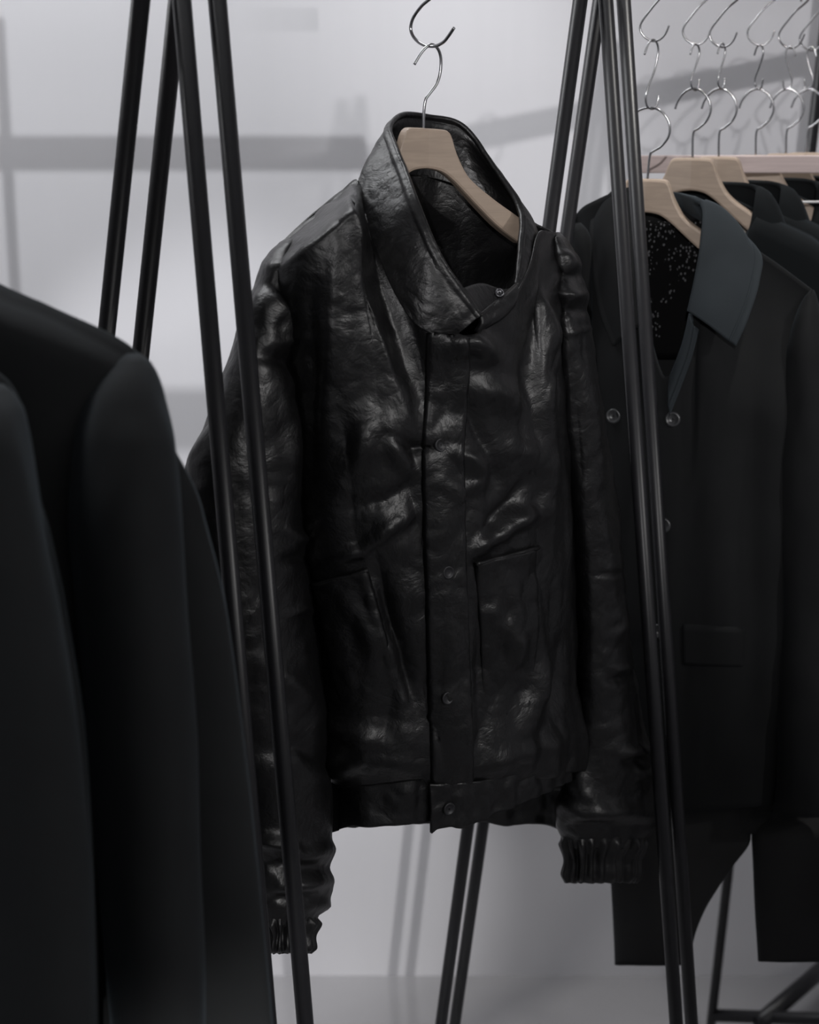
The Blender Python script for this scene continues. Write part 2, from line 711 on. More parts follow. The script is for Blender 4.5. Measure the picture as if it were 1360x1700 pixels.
def hanger_body(fr, z0, half=0.165, th=0.022, sc=1.0, fwd=0.0, tilt=0.0):
    up = arc_smooth([(0.0, 0.0), (0.012, 0.0), (0.0235, -0.001), (0.028, -0.006), (0.035, -0.024), (0.05, -0.047), (0.08, -0.068), (0.11, -0.085), (0.14, -0.103), (0.166, -0.119)], 5)
    lo = arc_smooth([(0.0, -0.041), (0.010, -0.042), (0.020, -0.045), (0.032, -0.053), (0.045, -0.064), (0.06, -0.077), (0.085, -0.097), (0.11, -0.112), (0.14, -0.127), (0.166, -0.138)], 5)
    def cut(line):
        keep = [p for p in line if p[0] < half - 1e-4]
        a, b = keep[-1], next((p for p in line if p[0] >= half - 1e-4), line[-1])
        k = (half - a[0]) / max(1e-6, b[0] - a[0])
        return keep + [(half, a[1] + (b[1] - a[1]) * k)]

    def even(line):
        c = cut(line)
        tab = [(p[0] + 1e-7 * i, p[1]) for i, p in enumerate(c)]
        us = sorted({min(half, half * (i / 40) ** 1.25) for i in range(41)})
        return [(u_, interp(tab, u_)[0]) for u_ in us]
    up, lo = even(up), even(lo)
    n = len(up)
    prof = []
    for s in (-1, 1):
        for i in range(n):
            if s == -1:
                j = n - 1 - i
            else:
                j = i
                if j == 0:
                    continue
            prof.append((s * up[j][0], up[j][1], s * lo[j][0], lo[j][1]))
    v, f = [], []
    for (uu, zu, ul, zl) in prof:
        a = min(1, abs(uu) / half)
        wc = fwd * a * a            # arms come forward
        t = th / 2 * (0.75 + 0.45 * a)
        zu -= tilt * uu
        zl -= tilt * uu
        v += [fr.world(uu * sc, wc - t, z0 + zu), fr.world(uu * sc, wc + t, z0 + zu), fr.world(ul * sc, wc + t, z0 + zl), fr.world(ul * sc, wc - t, z0 + zl)]
    m = len(prof)
    for i in range(m - 1):
        for k in range(4):
            f.append((i * 4 + k, i * 4 + (k + 1) % 4, (i + 1) * 4 + (k + 1) % 4, (i + 1) * 4 + k))
    f.append((3, 2, 1, 0))
    f.append(tuple((m - 1) * 4 + k for k in range(4)))
    return v, f


def flip(vf):
    return vf[0], [tuple(reversed(q)) for q in vf[1]]


FJ = Frame(0.021, 1.735, 30)
hj = thing('clothes_hanger', 'pale wooden hanger inside the collar of the leather jacket', 'hanger', FJ.world(0, 0, FJ.at(707, 213)[2]))
zj = FJ.at(707, 213).z
FJh = Frame(*FJ.at(707, 213)[:2], 30)
obj('hanger_body', *hanger_body(FJh, zj, 0.118, 0.016, 1.0, 0.0, 0.07), M['hanger'], hj, smooth=False, bevel=0.0035)
pts = [FJ.at(*p) for p in spline([(688, 107), (697, 91), (707, 79), (717, 74), (727, 81), (732, 97), (731, 120), (725, 139), (712, 157), (707, 165), (704, 185), (703, 225)], 70)]
obj('hook', *tube(pts, 0.0016, 10), M['chrome'], hj)

# ---- right-hand row: three kinds of link, then copies along the rail
phiN = math.degrees(math.atan2(RN.y, RN.x))
words_n = ['nearest', 'second', 'third', 'fourth', 'fifth', 'sixth']
S1, S2, HG = [], [], []
F1 = Frame(RP[0].x, RP[0].y, -14)
a = s_hook('chrome S-shaped hook over the right rail, nearest of its row, by the twin black legs', F1,
           [(1094, 0), (1079, 18), (1066, 36), (1063, 48), (1069, 60), (1082, 68), (1095, 66), (1105, 56), (1111, 42)], 0.0013, 'upper hooks on the right rail')
S1.append(a)


def lower_link(label, fr, pix):
    ps = [fr.at(*p) for p in spline(pix, 60)]
    root = thing('s_hook', label, 'hook', ps[12], 'lower hooks on the right rail')
    obj('hook_wire', *tube(ps, 0.0013, 8), M['chrome'], root)
    return root


F1b = Frame(RP[0].x, RP[0].y, 20)
S2.append(lower_link('long chrome link hook hanging under the nearest hook of the right rail', F1b,
                     [(1070, 91), (1076, 74), (1083, 66), (1090, 70), (1093, 86), (1087, 116), (1076, 145), (1072, 163), (1075, 177), (1084, 181), (1090, 175), (1094, 159)]))
F2b = Frame(RP[1].x, RP[1].y, 20)
S2.append(lower_link('short chrome link hook, second along the right rail', F2b,
                     [(1146, 91), (1150, 78), (1155, 73), (1160, 78), (1161, 90), (1154, 113), (1148, 130), (1148, 143), (1154, 150), (1159, 146), (1161, 132)]))


def coat_hanger(label, fr, top_px, hook_pix, half):
    P = fr.at(*top_px)
    f2 = Frame(P.x, P.y, math.degrees(math.atan2(fr.e.y, fr.e.x)))
    root = thing('clothes_hanger', label, 'hanger', P, 'wooden hangers on the right rail')
    obj('hanger_body', *hanger_body(f2, P.z, half, 0.022), M['hanger'], root, smooth=False, bevel=0.0042)
    obj('hook', *tube([fr.at(*p) for p in spline(hook_pix, 60)], 0.0015, 10), M['chrome'], root)
    return root


FN1 = Frame(RP[0].x, RP[0].y, -18)
FN2 = Frame(RP[1].x, RP[1].y, -18)
HG.append(coat_hanger('pale wooden hanger in the double-breasted coat beside the twin black legs', FN1, (1075, 297),
                      [(1050, 194), (1060, 184), (1075, 179), (1091, 181), (1104, 191), (1112, 208), (1110, 227), (1098, 243), (1085, 251), (1079, 259), (1075, 300)], 0.100))
HG.append(coat_hanger('pale wooden hanger, second along the right rail, over the coat collar', FN2, (1150, 262),
                      [(1121, 181), (1126, 167), (1137, 153), (1151, 147), (1166, 152), (1177, 166), (1180, 184), (1173, 201), (1160, 213), (1151, 222), (1150, 264)], 0.10))

for i in range(1, 6):
    S1.append(dup(S1[0], (RP[i].x, RP[i].y, S1[0].location.z - 0.002 * (i % 3)),
                  'chrome S-shaped hook over the right rail, %s of its row' % words_n[i], math.radians([0, 4, -5, 3, -12, -6][i])))
for i in range(2, 6):
    d = RP[i] - RP[1]
    lab = ['', '', 'third', 'fourth', 'fifth', 'sixth'][i]
    S2.append(dup(S2[1], S2[1].location + d + Vector((0, 0, 0.002)), 'short chrome link hook, %s along the right rail' % lab, math.radians([0, 0, 12, -60, 150, 140][i])))
    HG.append(dup(HG[1], HG[1].location + d, 'pale wooden hanger, %s along the right rail%s' % (lab, '' if i == 2 else ', behind the pinkish wooden rail'), math.radians([0, 0, 1, 4, 5, 6][i])))

# ------------------------------------------------------------------ garments
JG = dict(leather_folds=[])


def shell(fr, top_f, top_b, edges, hem_f, hem_b, wf, wb, nr, ns, power=2.4, tmix=0.3, tm0=0.045):
    """front and back sheets of a garment body, hung from the shoulder line; all curves in pixels of the hanging plane"""
    front, back = [], []
    tf = spline(top_f, ns)
    tb = spline(top_b, ns)
    # resample tops by px so that columns run straight down
    for sheet, tp, hem, wd, sg in ((front, tf, hem_f, wf, 1), (back, tb, hem_b, wb, -1)):
        for i in range(nr):
            t = i / (nr - 1)
            line = []
            for j in range(ns):
                tx, ty, tw = tp[j]
                s0 = -1 + 2 * j / (ns - 1)
                Lh, Rh = interp(edges, 5000)
                k = sm(0, tmix, t)
                # hem pixel row of this column
                L0, R0 = interp(edges, ty)
                s = max(-1, min(1, (tx - tp[0][0]) / (tp[-1][0] - tp[0][0]) * 2 - 1))
                hx = Lh + (Rh - Lh) * (s + 1) / 2
                hy = interp(hem, hx)[0]
                py = ty + (hy - ty) * t
                L, R = interp(edges, py)
                px = tx * (1 - k) + (L + (R - L) * (s + 1) / 2) * k
                prof = (max(0, 1 - abs(s) ** power)) ** 0.5
                W = sg * wd(t, s) * prof
                tm = tm0 + (tmix - tm0) * min(1, abs(tw) / 0.09)
                k2 = sm(0, tm, t)
                ww = tw * (1 - k2) + W * k2
                line.append(fr.at(px, py, ww))
            sheet.append(line)
    return front, back


def sleeve_rows(fr, rows, nr, nc, p=2.0):
    """rows: (py, left px, right px, centre w, half depth)"""
    y0, y1 = rows[0][0], rows[-1][0]
    out = []
    for i in range(nr):
        py = y0 + (y1 - y0) * i / (nr - 1)
        L, R, wc, dw = interp(rows, py)
        line = []
        for j in range(nc):
            a = 2 * math.pi * j / nc
            ca, sa = math.cos(a), math.sin(a)
            line.append(fr.at((L + R) / 2 + (R - L) / 2 * ca, py, wc + dw * sa))
        out.append(line)
    return out


def axis_out(rows):
    """outward direction from a closed tube's axis"""
    cs = [sum(r, Vector()) / len(r) for r in rows]

    def f(P):
        return P - min(cs, key=lambda c: abs(c.z - P.z))
    return f


def bvh_of(rows):
    v, f = gridmesh(rows)
    return BVHTree.FromPolygons([tuple(p) for p in v], f)


def on_surface(bvh, px, py, off, fallback=None):
    h = bvh.ray_cast(ORG, ray(px, py).normalized())
    if h[0] is None:
        return fallback
    n = h[1]
    if n.dot(ORG - h[0]) < 0:
        n = -n
    return h[0] + n * off


def patch(bvh, left, right, y0f, y1f, nr, nc, off, edge=0.35):
    """a cloth piece lying on a surface; left/right give px per py fraction"""
    rows = []
    for i in range(nr):
        t = i / (nr - 1)
        line = []
        for j in range(nc):
            q = j / (nc - 1)
            px = interp(left, t)[0] * (1 - q) + interp(right, t)[0] * q
            py = y0f(q) * (1 - t) + y1f(q) * t
            line.append((px, py))
        rows.append(line)
    pts = []
    last = None
    for r in rows:
        l2 = []
        for px, py in r:
            P = on_surface(bvh, px, py, off, last)
            if P is None:
                P = ORG + ray(px, py) * 1.7
            last = P
            l2.append(P)
        pts.append(l2)
    return pts


def disc(c, n, r, h, seg=20, rim=0.0):
    n = n.normalized()
    a = n.cross(Vector((0, 0, 1))).normalized()
    b = n.cross(a)
    v, f = [], []
    prof = [(r, 0), (r, h * 0.7), (r * 0.9, h), (r * 0.72, h), (r * 0.62, h * (1 - rim)), (0.001, h * (1 - rim))]
    for rr, hh in prof:
        for k in range(seg):
            t = 2 * math.pi * k / seg
            v.append(c + a * rr * math.cos(t) + b * rr * math.sin(t) + n * hh)
    for i in range(len(prof) - 1):
        for k in range(seg):
            f.append((i * seg + k, i * seg + (k + 1) % seg, (i + 1) * seg + (k + 1) % seg, (i + 1) * seg + k))
    return v, f


# ---- the leather jacket
jk = thing('leather_jacket', 'glossy black leather jacket with a tall open collar on a wooden hanger', 'jacket', FJ.world(0, 0, 1.70))
room = lambda P: FJ.n

J_EDGES = [(300, 470, 930), (420, 452, 936), (560, 468, 944), (700, 478, 950), (900, 492, 956), (1100, 512, 960), (1240, 530, 956), (1320, 545, 948), (1400, 545, 948)]
top_f = [(445, 428, 0), (480, 392, 0.002), (520, 358, 0.003), (560, 325, 0.003), (594, 300, 0.006), (606, 352, 0.034), (632, 420, 0.066), (662, 490, 0.090), (700, 540, 0.112), (745, 556, 0.120), (795, 545, 0.12), (846, 500, 0.108), (876, 440, 0.070), (892, 388, 0.040), (910, 384, 0.022), (925, 391, 0.010), (938, 402, 0)]
top_b = [(445, 428, 0), (480, 392, 0), (520, 358, 0), (560, 325, 0), (594, 300, -0.005), (620, 292, -0.03), (650, 288, -0.045), (690, 288, -0.06), (730, 296, -0.065), (770, 312, -0.06), (805, 330, -0.045), (840, 350, -0.03), (870, 364, -0.012), (888, 372, 0), (912, 382, 0), (938, 402, 0)]
hem_f = [(545, 1308), (620, 1300), (700, 1290), (715, 1308), (830, 1298), (948, 1275)]
hem_b = [(545, 1312), (700, 1312), (948, 1312)]

JF = [  # ridges and valleys on the jacket front: points in the hanging plane, half width, height (m)
    ([(655, 470), (690, 580), (708, 660)], 20, -0.010),
    ([(600, 380), (640, 480), (668, 560)], 16, 0.006),
    ([(560, 420), (552, 560), (530, 720)], 22, 0.006),
    ([(520, 470), (520, 640), (522, 800)], 14, -0.006),
    ([(742, 560), (790, 570), (815, 600)], 22, 0.012),
    ([(735, 590), (745, 650), (735, 700)], 16, -0.006),
    ([(800, 640), (835, 680), (830, 760)], 30, 0.010),
    ([(770, 660), (790, 720), (820, 790)], 12, -0.006),
    ([(610, 690), (600, 740), (575, 800)], 20, 0.009),
    ([(640, 700), (660, 760), (690, 790)], 14, 0.006),
    ([(590, 840), (640, 830), (692, 800)], 14, -0.006),
    ([(730, 740), (690, 745), (640, 720)], 10, -0.006),
    ([(735, 745), (780, 760), (800, 790)], 10, 0.005),
    ([(620, 890), (650, 870), (690, 850)], 12, 0.006),
    ([(780, 915), (830, 885), (870, 850)], 12, 0.009),
    ([(800, 880), (850, 830), (870, 790)], 10, -0.006),
    ([(545, 925), (600, 915), (640, 880)], 11, 0.008),
    ([(870, 420), (885, 500), (905, 560)], 14, 0.007),
    ([(900, 560), (890, 700), (900, 850)], 24, 0.008),
    ([(870, 540), (868, 640), (850, 760)], 14, -0.005),
    ([(610, 960), (640, 1060), (668, 1160)], 12, 0.007),
    ([(625, 960), (665, 1080), (690, 1190)], 16, -0.009),
    ([(560, 1200), (600, 1215), (640, 1230)], 14, 0.008),
    ([(900, 1080), (890, 1150), (850, 1230)], 16, 0.009),
    ([(925, 1060), (915, 1160), (880, 1240)], 12, -0.007),
    ([(790, 1000), (795, 1120), (785, 1250)], 12, -0.006),
    ([(840, 960), (860, 1040), (850, 1120)], 18, 0.006),
    ([(545, 960), (560, 1060), (580, 1160)], 22, 0.005),
    ([(735, 578), (775, 560), (812, 592)], 15, 0.010),
    ([(770, 655), (815, 640), (852, 668)], 20, 0.009),
    ([(790, 770), (850, 742), (892, 765)], 24, 0.008),
    ([(728, 800), (760, 815), (805, 800)], 13, 0.006),
    ([(845, 868), (895, 846)], 13, 0.008),
    ([(880, 470), (903, 520), (915, 600)], 12, 0.008),
    ([(900, 640), (908, 760), (900, 860)], 13, 0.007),
    ([(815, 1020), (850, 1060), (870, 1120)], 14, 0.007),
    ([(575, 1000), (610, 1040), (640, 1120)], 16, 0.006),
    ([(560, 1265), (610, 1250), (690, 1262)], 14, 0.006),
    ([(800, 1262), (860, 1245), (930, 1215)], 14, 0.007),
    ([(735, 980), (745, 1080), (738, 1180)], 10, 0.003),
]


def j_front(P, i, j):
    px, py = topix(P)
    u, ww, z = FJ.local(P)
    q = (u, ww * 0.3, z)
    d = fold_sum(JF, px, py)
    k = sm(300, 470, py)
    d += k * 0.0058 * (billow((u * 1.6 + 3, 0.2, z * 0.7), 9) - 0.45)
    d += 0.0026 * (billow((u + 7, 0.4, z * 0.8), 21) - 0.4)
    d += 0.0006 * (billow((u + 1, 0.9, z), 60) - 0.4)
    d += 0.004 * fbm((u * 3.0, 0.1, z * 0.6), 9, 2)
    # blouson swell above the waistband
    d += 0.010 * sm(1130, 1255, py) * (1 - sm(1265, 1312, py))
    if px > 850:
        d *= 0.15 + 0.85 * sm(0.02, 0.22, i / 209)
    return d


def j_back(P, i, j):
    u, ww, z = FJ.local(P)
    return 0.004 * fbm((u * 2, 5, z), 10, 2)


jf, jb = shell(FJ, top_f, top_b, J_EDGES, hem_f, hem_b,
               lambda t, s: 0.105 + 0.012 * math.sin(math.pi * t), lambda t, s: 0.075, 210, 190)
jf = displace(jf, j_front, out=room)
jb = displace(jb, j_back, out=lambda P: -FJ.n)
vf, ff = gridmesh(jf)
vb, fb = gridmesh(jb)
obj('body', vf + vb, ff + [tuple(k + len(vf) for k in reversed(q)) for q in fb], M['leather'], jk, solid=0.0022)
JB = bvh_of(jf)

# collar: upper rim and base rings
col_U = [(796, 523, 0.128), (768, 484, 0.124), (732, 430, 0.116), (706, 372, 0.10), (690, 330, 0.082), (672, 282, 0.048), (655, 240, 0.012), (648, 212, -0.02), (668, 191, -0.05), (712, 194, -0.066), (768, 209, -0.06), (816, 272, -0.03), (861, 345, 0.012), (862, 410, 0.055), (857, 474, 0.09)]
col_B = [(748, 560, 0.122), (722, 556, 0.12), (686, 534, 0.107), (654, 480, 0.086), (628, 420, 0.066), (606, 360, 0.034), (598, 318, 0.012), (604, 292, -0.004), (648, 290, -0.045), (712, 296, -0.066), (775, 316, -0.058), (838, 352, -0.03), (886, 376, 0.010), (884, 436, 0.055), (848, 506, 0.105)]


def ring(U, B, nc, nr, belly, fn=None, fr=FJ):
    su, sb = spline(U, nc), spline(B, nc)
    rows = []
    for i in range(nr):
        t = i / (nr - 1)
        line = []
        for (a, b) in zip(su, sb):
            px, py, ww = [x * (1 - t) + y * t for x, y in zip(a, b)]
            line.append(fr.at(px, py, ww))
        rows.append(line)
    cs = sum([p for r in rows for p in r], Vector()) / (nr * nc)

    def f(P, i, j):
        t = i / (nr - 1)
        return belly * math.sin(math.pi * t) + (fn(P, t, j / (nc - 1)) if fn else 0)
    return displace(rows, f, out=lambda P: Vector((P.x - cs.x, P.y - cs.y, 0)))


def col_fn(P, t, q):
    u, ww, z = FJ.local(P)
    d = 0.0012 * (billow((u + 2, ww, z), 20) - 0.4) + 0.0006 * (billow((u, ww + 3, z), 60) - 0.4)
    d += 0.0022 * math.exp(-((t - 0.06) / 0.05) ** 2)           # stitched rim
    return d


cr = ring(col_U, col_B, 200, 44, 0.003, col_fn)
co = obj('collar', *gridmesh(cr), M['leather'], jk, solid=0.005, soff=0)
rim = [r for r in cr[0]]
obj('piping', *tube(rim, 0.0030, 8), M['leather'], co)
endp = [cr[i][-1] for i in range(0, 44)]
# front end of the right collar half: folded triangle of the facing
tri = []
ea = spline([(857, 474, 0.090), (830, 498, 0.108), (797, 524, 0.127)], 24)
eb = spline([(850, 510, 0.106), (830, 530, 0.118), (790, 552, 0.124)], 24)
for i in range(8):
    t = i / 7
    tri.append([FJ.at(*[x * (1 - t) + y * t for x, y in zip(a, b)]) for a, b in zip(ea, eb)])
cf = obj('collar_tab', *gridmesh(displace(tri, lambda P, i, j: 0.004 * math.sin(math.pi * i / 7) + 0.002 * fbm(P, 30), out=room)), M['leather'], jk, solid=0.005, soff=0)
obj('piping', *tube([FJ.at(*p) for p in ea], 0.0026, 8), M['leather'], cf)
fac = []
fa = spline([(857, 474, 0.088), (835, 480, 0.098), (800, 470, 0.10), (770, 478, 0.118)], 24)
for i in range(8):
    t = i / 7
    fac.append([FJ.at(*[x * (1 - t) + y * t for x, y in zip(a, b)]) for a, b in zip(fa, ea)])
obj('collar_facing', *gridmesh(fac), M['leather'], jk, solid=0.002)
c = FJ.at(829, 487, 0.105)
sn = obj('snap', *disc(c, (ORG - c) + Vector((0.3, 0, 0.6)), 0.0048, 0.003, 18, 0.5), M['snapsteel'], jk)

# placket
pl_L = [(0, 712), (0.1, 709), (0.24, 701), (0.45, 703), (0.7, 708), (1, 716)]
pl_R = [(0, 778), (0.1, 776), (0.24, 768), (0.45, 770), (0.7, 776), (1, 784)]
pk = patch(JB, pl_L, pl_R, lambda q: 552, lambda q: 1304, 130, 16, 0.0052)
pk = displace(pk, lambda P, i, j: 0.0012 * (billow(P, 40) - 0.4) - (0.004 if j in (0, 15) else 0), out=room)
po = obj('placket', *gridmesh(pk), M['leather'], jk, solid=0.002)
for px, py in ((728, 737), (738, 949), (741, 1156)):
    c = on_surface(JB, px, py, 0.0055)
    obj('snap', *disc(c, FJ.n + Vector((0, 0, 0.15)), 0.0072, 0.0032, 22, 0.25), M['snap'], jk)

# pockets: raised panels with a welt along the top
for nm, Lx, Rx, y0, y1, w0, w1 in (
        ('pocket', [(0, 524), (0.5, 548), (1, 575)], [(0, 608), (0.4, 632), (1, 668)], lambda q: 967 - 22 * q, lambda q: 1225 - 60 * q, (524, 968), (609, 945)),
        ('pocket', [(0, 786), (0.5, 796), (1, 800)], [(0, 884), (0.5, 892), (1, 880)], lambda q: 932 - 23 * q, lambda q: 1200 - 20 * q, (784, 934), (886, 908))):
    pp = patch(JB, Lx, Rx, y0, y1, 60, 26, 0.0036)
    pp = displace(pp, lambda P, i, j: 0.0016 * (billow(P, 34) - 0.4) - (0.003 if j in (0, 25) or i == 59 else 0) - 0.0040 * sm(0.35, 0.95, i / 59) + 0.003 * math.exp(-(i / 5) ** 2), out=room)
    pko = obj(nm, *gridmesh(pp), M['leather'], jk, solid=0.002)
    wp = [on_surface(JB, w0[0] + (w1[0] - w0[0]) * k / 20, w0[1] + (w1[1] - w0[1]) * k / 20, 0.006) for k in range(21)]
    obj('welt', *tube([p for p in wp if p], 0.0026, 8), M['leather'], pko)


# waistband, gathered
def band(topl, heml, L, R, wd, n, rows_n, sg=1):
    rows = []
    for i in range(rows_n):
        t = i / (rows_n - 1)
        line = []
        for j in range(n):
            q = j / (n - 1)
            px = L + (R - L) * q
            py = interp(topl, px)[0] * (1 - t) + interp(heml, px)[0] * t
            s = (px - 545) / (948 - 545) * 2 - 1
            ww = sg * wd * max(0, 1 - abs(s) ** 2.4) ** 0.5
            line.append(FJ.at(px, py, ww))
        rows.append(line)
    return rows


def gather(P, i, j):
    px, py = topix(P)
    u, ww, z = FJ.local(P)
    g = math.sin(u * 190 + 2.5 * noise.noise(Vector((u * 30, 0, z * 10))))
    strong = 0.35 + 0.9 * math.exp(-((px - 572) / 26) ** 2) + 0.5 * math.exp(-((px - 915) / 30) ** 2)
    return 0.0026 * g * strong + 0.003 * fbm((u, 0, z), 40, 2)


wl = band([(545, 1300), (600, 1292), (708, 1280)], [(545, 1384), (560, 1378), (590, 1371), (640, 1369), (706, 1363)], 547, 722, 0.104, 90, 22)
wrr = band([(712, 1300), (770, 1297), (835, 1288), (945, 1262)], [(712, 1382), (722, 1376), (745, 1371), (765, 1372), (790, 1361), (830, 1346), (873, 1327), (945, 1296)], 713, 946, 0.112, 120, 22)
wbk = band([(545, 1296), (948, 1290)], [(545, 1376), (700, 1368), (800, 1365), (840, 1372), (880, 1367), (948, 1386)], 547, 947, 0.07, 120, 22, -1)
ob = obj('waistband', *gridmesh(displace(wl, gather, out=room)), M['leather'], jk, solid=0.004)
ob = obj('waistband', *gridmesh(displace(wrr, gather, out=room)), M['leather'], jk, solid=0.004)
c = on_surface(bvh_of(wrr), 741, 1340, 0.004)
obj('snap', *disc(c, FJ.n + Vector((0, 0, 0.1)), 0.0072, 0.0032, 22, 0.25), M['snap'], jk)
vv, fz = gridmesh(displace(wbk, gather, out=lambda P: -FJ.n))
obj('waistband', vv, [tuple(reversed(q)) for q in fz], M['leather'], jk, solid=0.004)

# sleeves
SL = [(392, 484, 494, 0.0, 0.008), (400, 466, 502, 0.0, 0.02), (430, 440, 506, 0.003, 0.034), (470, 421, 507, 0.005, 0.044), (520, 403, 505, 0.01, 0.050), (580, 384, 504, 0.014, 0.054), (680, 350, 503, 0.022, 0.060),
      (770, 312, 510, 0.028, 0.062), (900, 300, 516, 0.036, 0.062), (1000, 305, 522, 0.042, 0.060), (1100, 330, 532, 0.048, 0.056), (1200, 360, 541, 0.053, 0.052), (1300, 385, 549, 0.058, 0.050), (1370, 400, 552, 0.06, 0.048),
      (1450, 415, 552, 0.062, 0.046), (1503, 422, 550, 0.063, 0.044), (1524, 432, 528, 0.063, 0.036), (1540, 436, 526, 0.063, 0.034)]
SR = [(386, 916, 930, -0, 0.01), (400, 914, 942, -0, 0.024), (425, 913, 958, -0.0001, 0.036), (460, 914, 967, -0.0011, 0.046), (560, 918, 982, -0.0039, 0.052), (700, 930, 1004, -0.0078, 0.055), (800, 940, 1021, -0.0106, 0.054), (950, 953, 1037, -0.014, 0.052), (1100, 957, 1052, -0.014, 0.05), (1200, 953, 1070, -0.014, 0.05), (1250, 949, 1083, -0.014, 0.05), (1300, 938, 1087, -0.014, 0.05), (1345, 922, 1091, -0.014, 0.05), (1372, 922, 1090, -0.014, 0.048), (1392, 934, 1076, -0.014, 0.038), (1410, 938, 1068, -0.014, 0.035)]
SLF = [
    ([(440, 440), (470, 445), (500, 470)], 12, 0.004), ([(430, 470), (470, 480), (502, 520)], 12, -0.004), ([(470, 500), (485, 540), (498, 570)], 12, 0.006),
    ([(470, 568), (500, 566)], 7, 0.005), ([(440, 590), (480, 600), (505, 620)], 12, -0.007), ([(470, 640), (485, 720), (490, 820)], 12, 0.007),
    ([(430, 700), (440, 800), (450, 900)], 14, -0.005), ([(480, 880), (500, 895), (515, 890)], 9, 0.007), ([(470, 930), (500, 925), (518, 935)], 9, -0.006),
    ([(480, 1020), (505, 1010), (522, 1015)], 6, 0.004), ([(440, 1100), (500, 1150), (530, 1180)], 16, 0.006), ([(440, 1250), (500, 1240), (545, 1270)], 14, -0.008),
    ([(430, 1395), (470, 1400), (500, 1420), (548, 1410)], 13, 0.012), ([(440, 1435), (490, 1440), (548, 1440)], 10, -0.008), ([(470, 1470), (510, 1468), (548, 1462)], 11, 0.009), ([(440, 1495), (500, 1492), (545, 1490)], 8, -0.007)]
SRF = [
    ([(925, 420), (945, 430), (958, 450)], 10, 0.007), ([(915, 450), (940, 460), (966, 455)], 9, -0.008), ([(925, 480), (945, 490), (970, 490)], 11, 0.010), ([(925, 520), (950, 515), (975, 515)], 8, -0.006),
    ([(940, 555), (980, 545)], 5, 0.003), ([(975, 600), (990, 700), (1005, 800)], 10, 0.005), ([(955, 600), (960, 700), (965, 800)], 10, -0.005), ([(1000, 850), (1015, 930), (1022, 1000)], 12, 0.005),
    ([(985, 955), (1035, 950)], 4, -0.004), ([(1025, 1000), (1033, 1040), (1020, 1060)], 9, 0.006), ([(1020, 1112), (1045, 1108)], 5, 0.005), ([(1010, 1130), (1045, 1126)], 6, -0.005),
    ([(1030, 1250), (1060, 1246), (1085, 1252)], 9, 0.010), ([(1040, 1268), (1062, 1262), (1088, 1270)], 7, -0.009), ([(1050, 1285), (1085, 1285)], 9, 0.008), ([(945, 1250), (965, 1310), (1000, 1350)], 14, 0.006),
    ([(930, 1330), (970, 1350), (1020, 1345), (1085, 1350)], 12, 0.008), ([(930, 1375), (980, 1370), (1030, 1375), (1080, 1372)], 9, -0.008)]


def sleeve_fn(folds, seed, hi0):
    def f(P, i, j):
        px, py = topix(P)
        u, ww, z = FJ.local(P)
        d = fold_sum(folds, px, py) if (ORG - P).dot(FJ.n) > 0 else 0
        d += 0.0026 * (billow((u * 0.9 + seed, ww, z * 1.1), 13) - 0.45) * sm(hi0, hi0 + 90, py)
        d += 0.0014 * (billow((u + seed, ww + 2, z * 1.2), 30) - 0.4)
        d += 0.0006 * (billow((u + seed, ww + 4, z), 70) - 0.4)
        return d
    return f


for rows, folds, seed, cuff in ((SL, SLF, 3, [(1522, 430, 527, 0.063, 0.034), (1545, 434, 524, 0.063, 0.034), (1565, 436, 519, 0.063, 0.033), (1583, 438, 515, 0.063, 0.031)]),
                                (SR, SRF, 11, [(1388, 931, 1076, -0.014, 0.036), (1410, 936, 1068, -0.014, 0.036), (1440, 938, 1062, -0.014, 0.034), (1466, 938, 1056, -0.014, 0.033)])):
    g = sleeve_rows(FJ, rows, 230, 84)
    g = displace(g, sleeve_fn(folds, seed, rows[0][0]), True, axis_out(g))
    so = obj('sleeve', *gridmesh(g, True), M['leather'], jk, solid=0.002)
    cg = sleeve_rows(FJ, cuff, 34, 150)

    def cfn(P, i, j):
        a = 2 * math.pi * j / 150
        k = math.sin(a * 21 + 1.3 * noise.noise(Vector((math.cos(a) * 3, math.sin(a) * 3, i * 0.06))))
        edge = sm(0, 6, i) * (1 - 0.6 * sm(27, 33, i))
        return (0.0036 * k + 0.0022 * math.sin(a * 9 + 2)) * edge + 0.002 * math.sin(i / 33 * math.pi * 3)
    cg = displace(cg, cfn, True, axis_out(cg))
    obj('cuff', *gridmesh(cg, True), M['leather'], so, solid=0.003)

# ---- the double-breasted coat at right
FP = Frame(RP[0].x, RP[0].y, -20)
pc = thing('wool_coat', 'dark navy double-breasted wool coat with wide collar, nearest on the right rail', 'coat', FP.world(0, 0, 1.6))
proom = lambda P: FP.n
P_EDGES = [(320, 950, 1330), (480, 950, 1345), (700, 962, 1340), (1000, 978, 1332), (1365, 992, 1318), (1500, 992, 1318)]
ptf = [(950, 366, 0), (965, 350, 0.002), (985, 335, 0.012), (1030, 316, 0.015), (1048, 325, 0.016), (1058, 420, 0.05), (1075, 530, 0.075), (1098, 612, 0.082), (1112, 622, 0.083), (1128, 590, 0.08), (1146, 520, 0.074), (1160, 430, 0.05), (1172, 350, 0.015), (1215, 388, 0.012), (1290, 438, 0.002), (1350, 482, 0)]
ptb = [(950, 366, 0), (965, 350, 0), (985, 335, -0.012), (1030, 318, -0.015), (1060, 318, -0.016), (1090, 322, -0.025), (1120, 328, -0.025), (1150, 338, -0.015), (1172, 350, -0.015), (1215, 388, -0.012), (1290, 438, 0), (1350, 482, 0)]
phf = [(985, 1352), (1150, 1345), (1318, 1330)]
phb = [(985, 1352), (1318, 1335)]
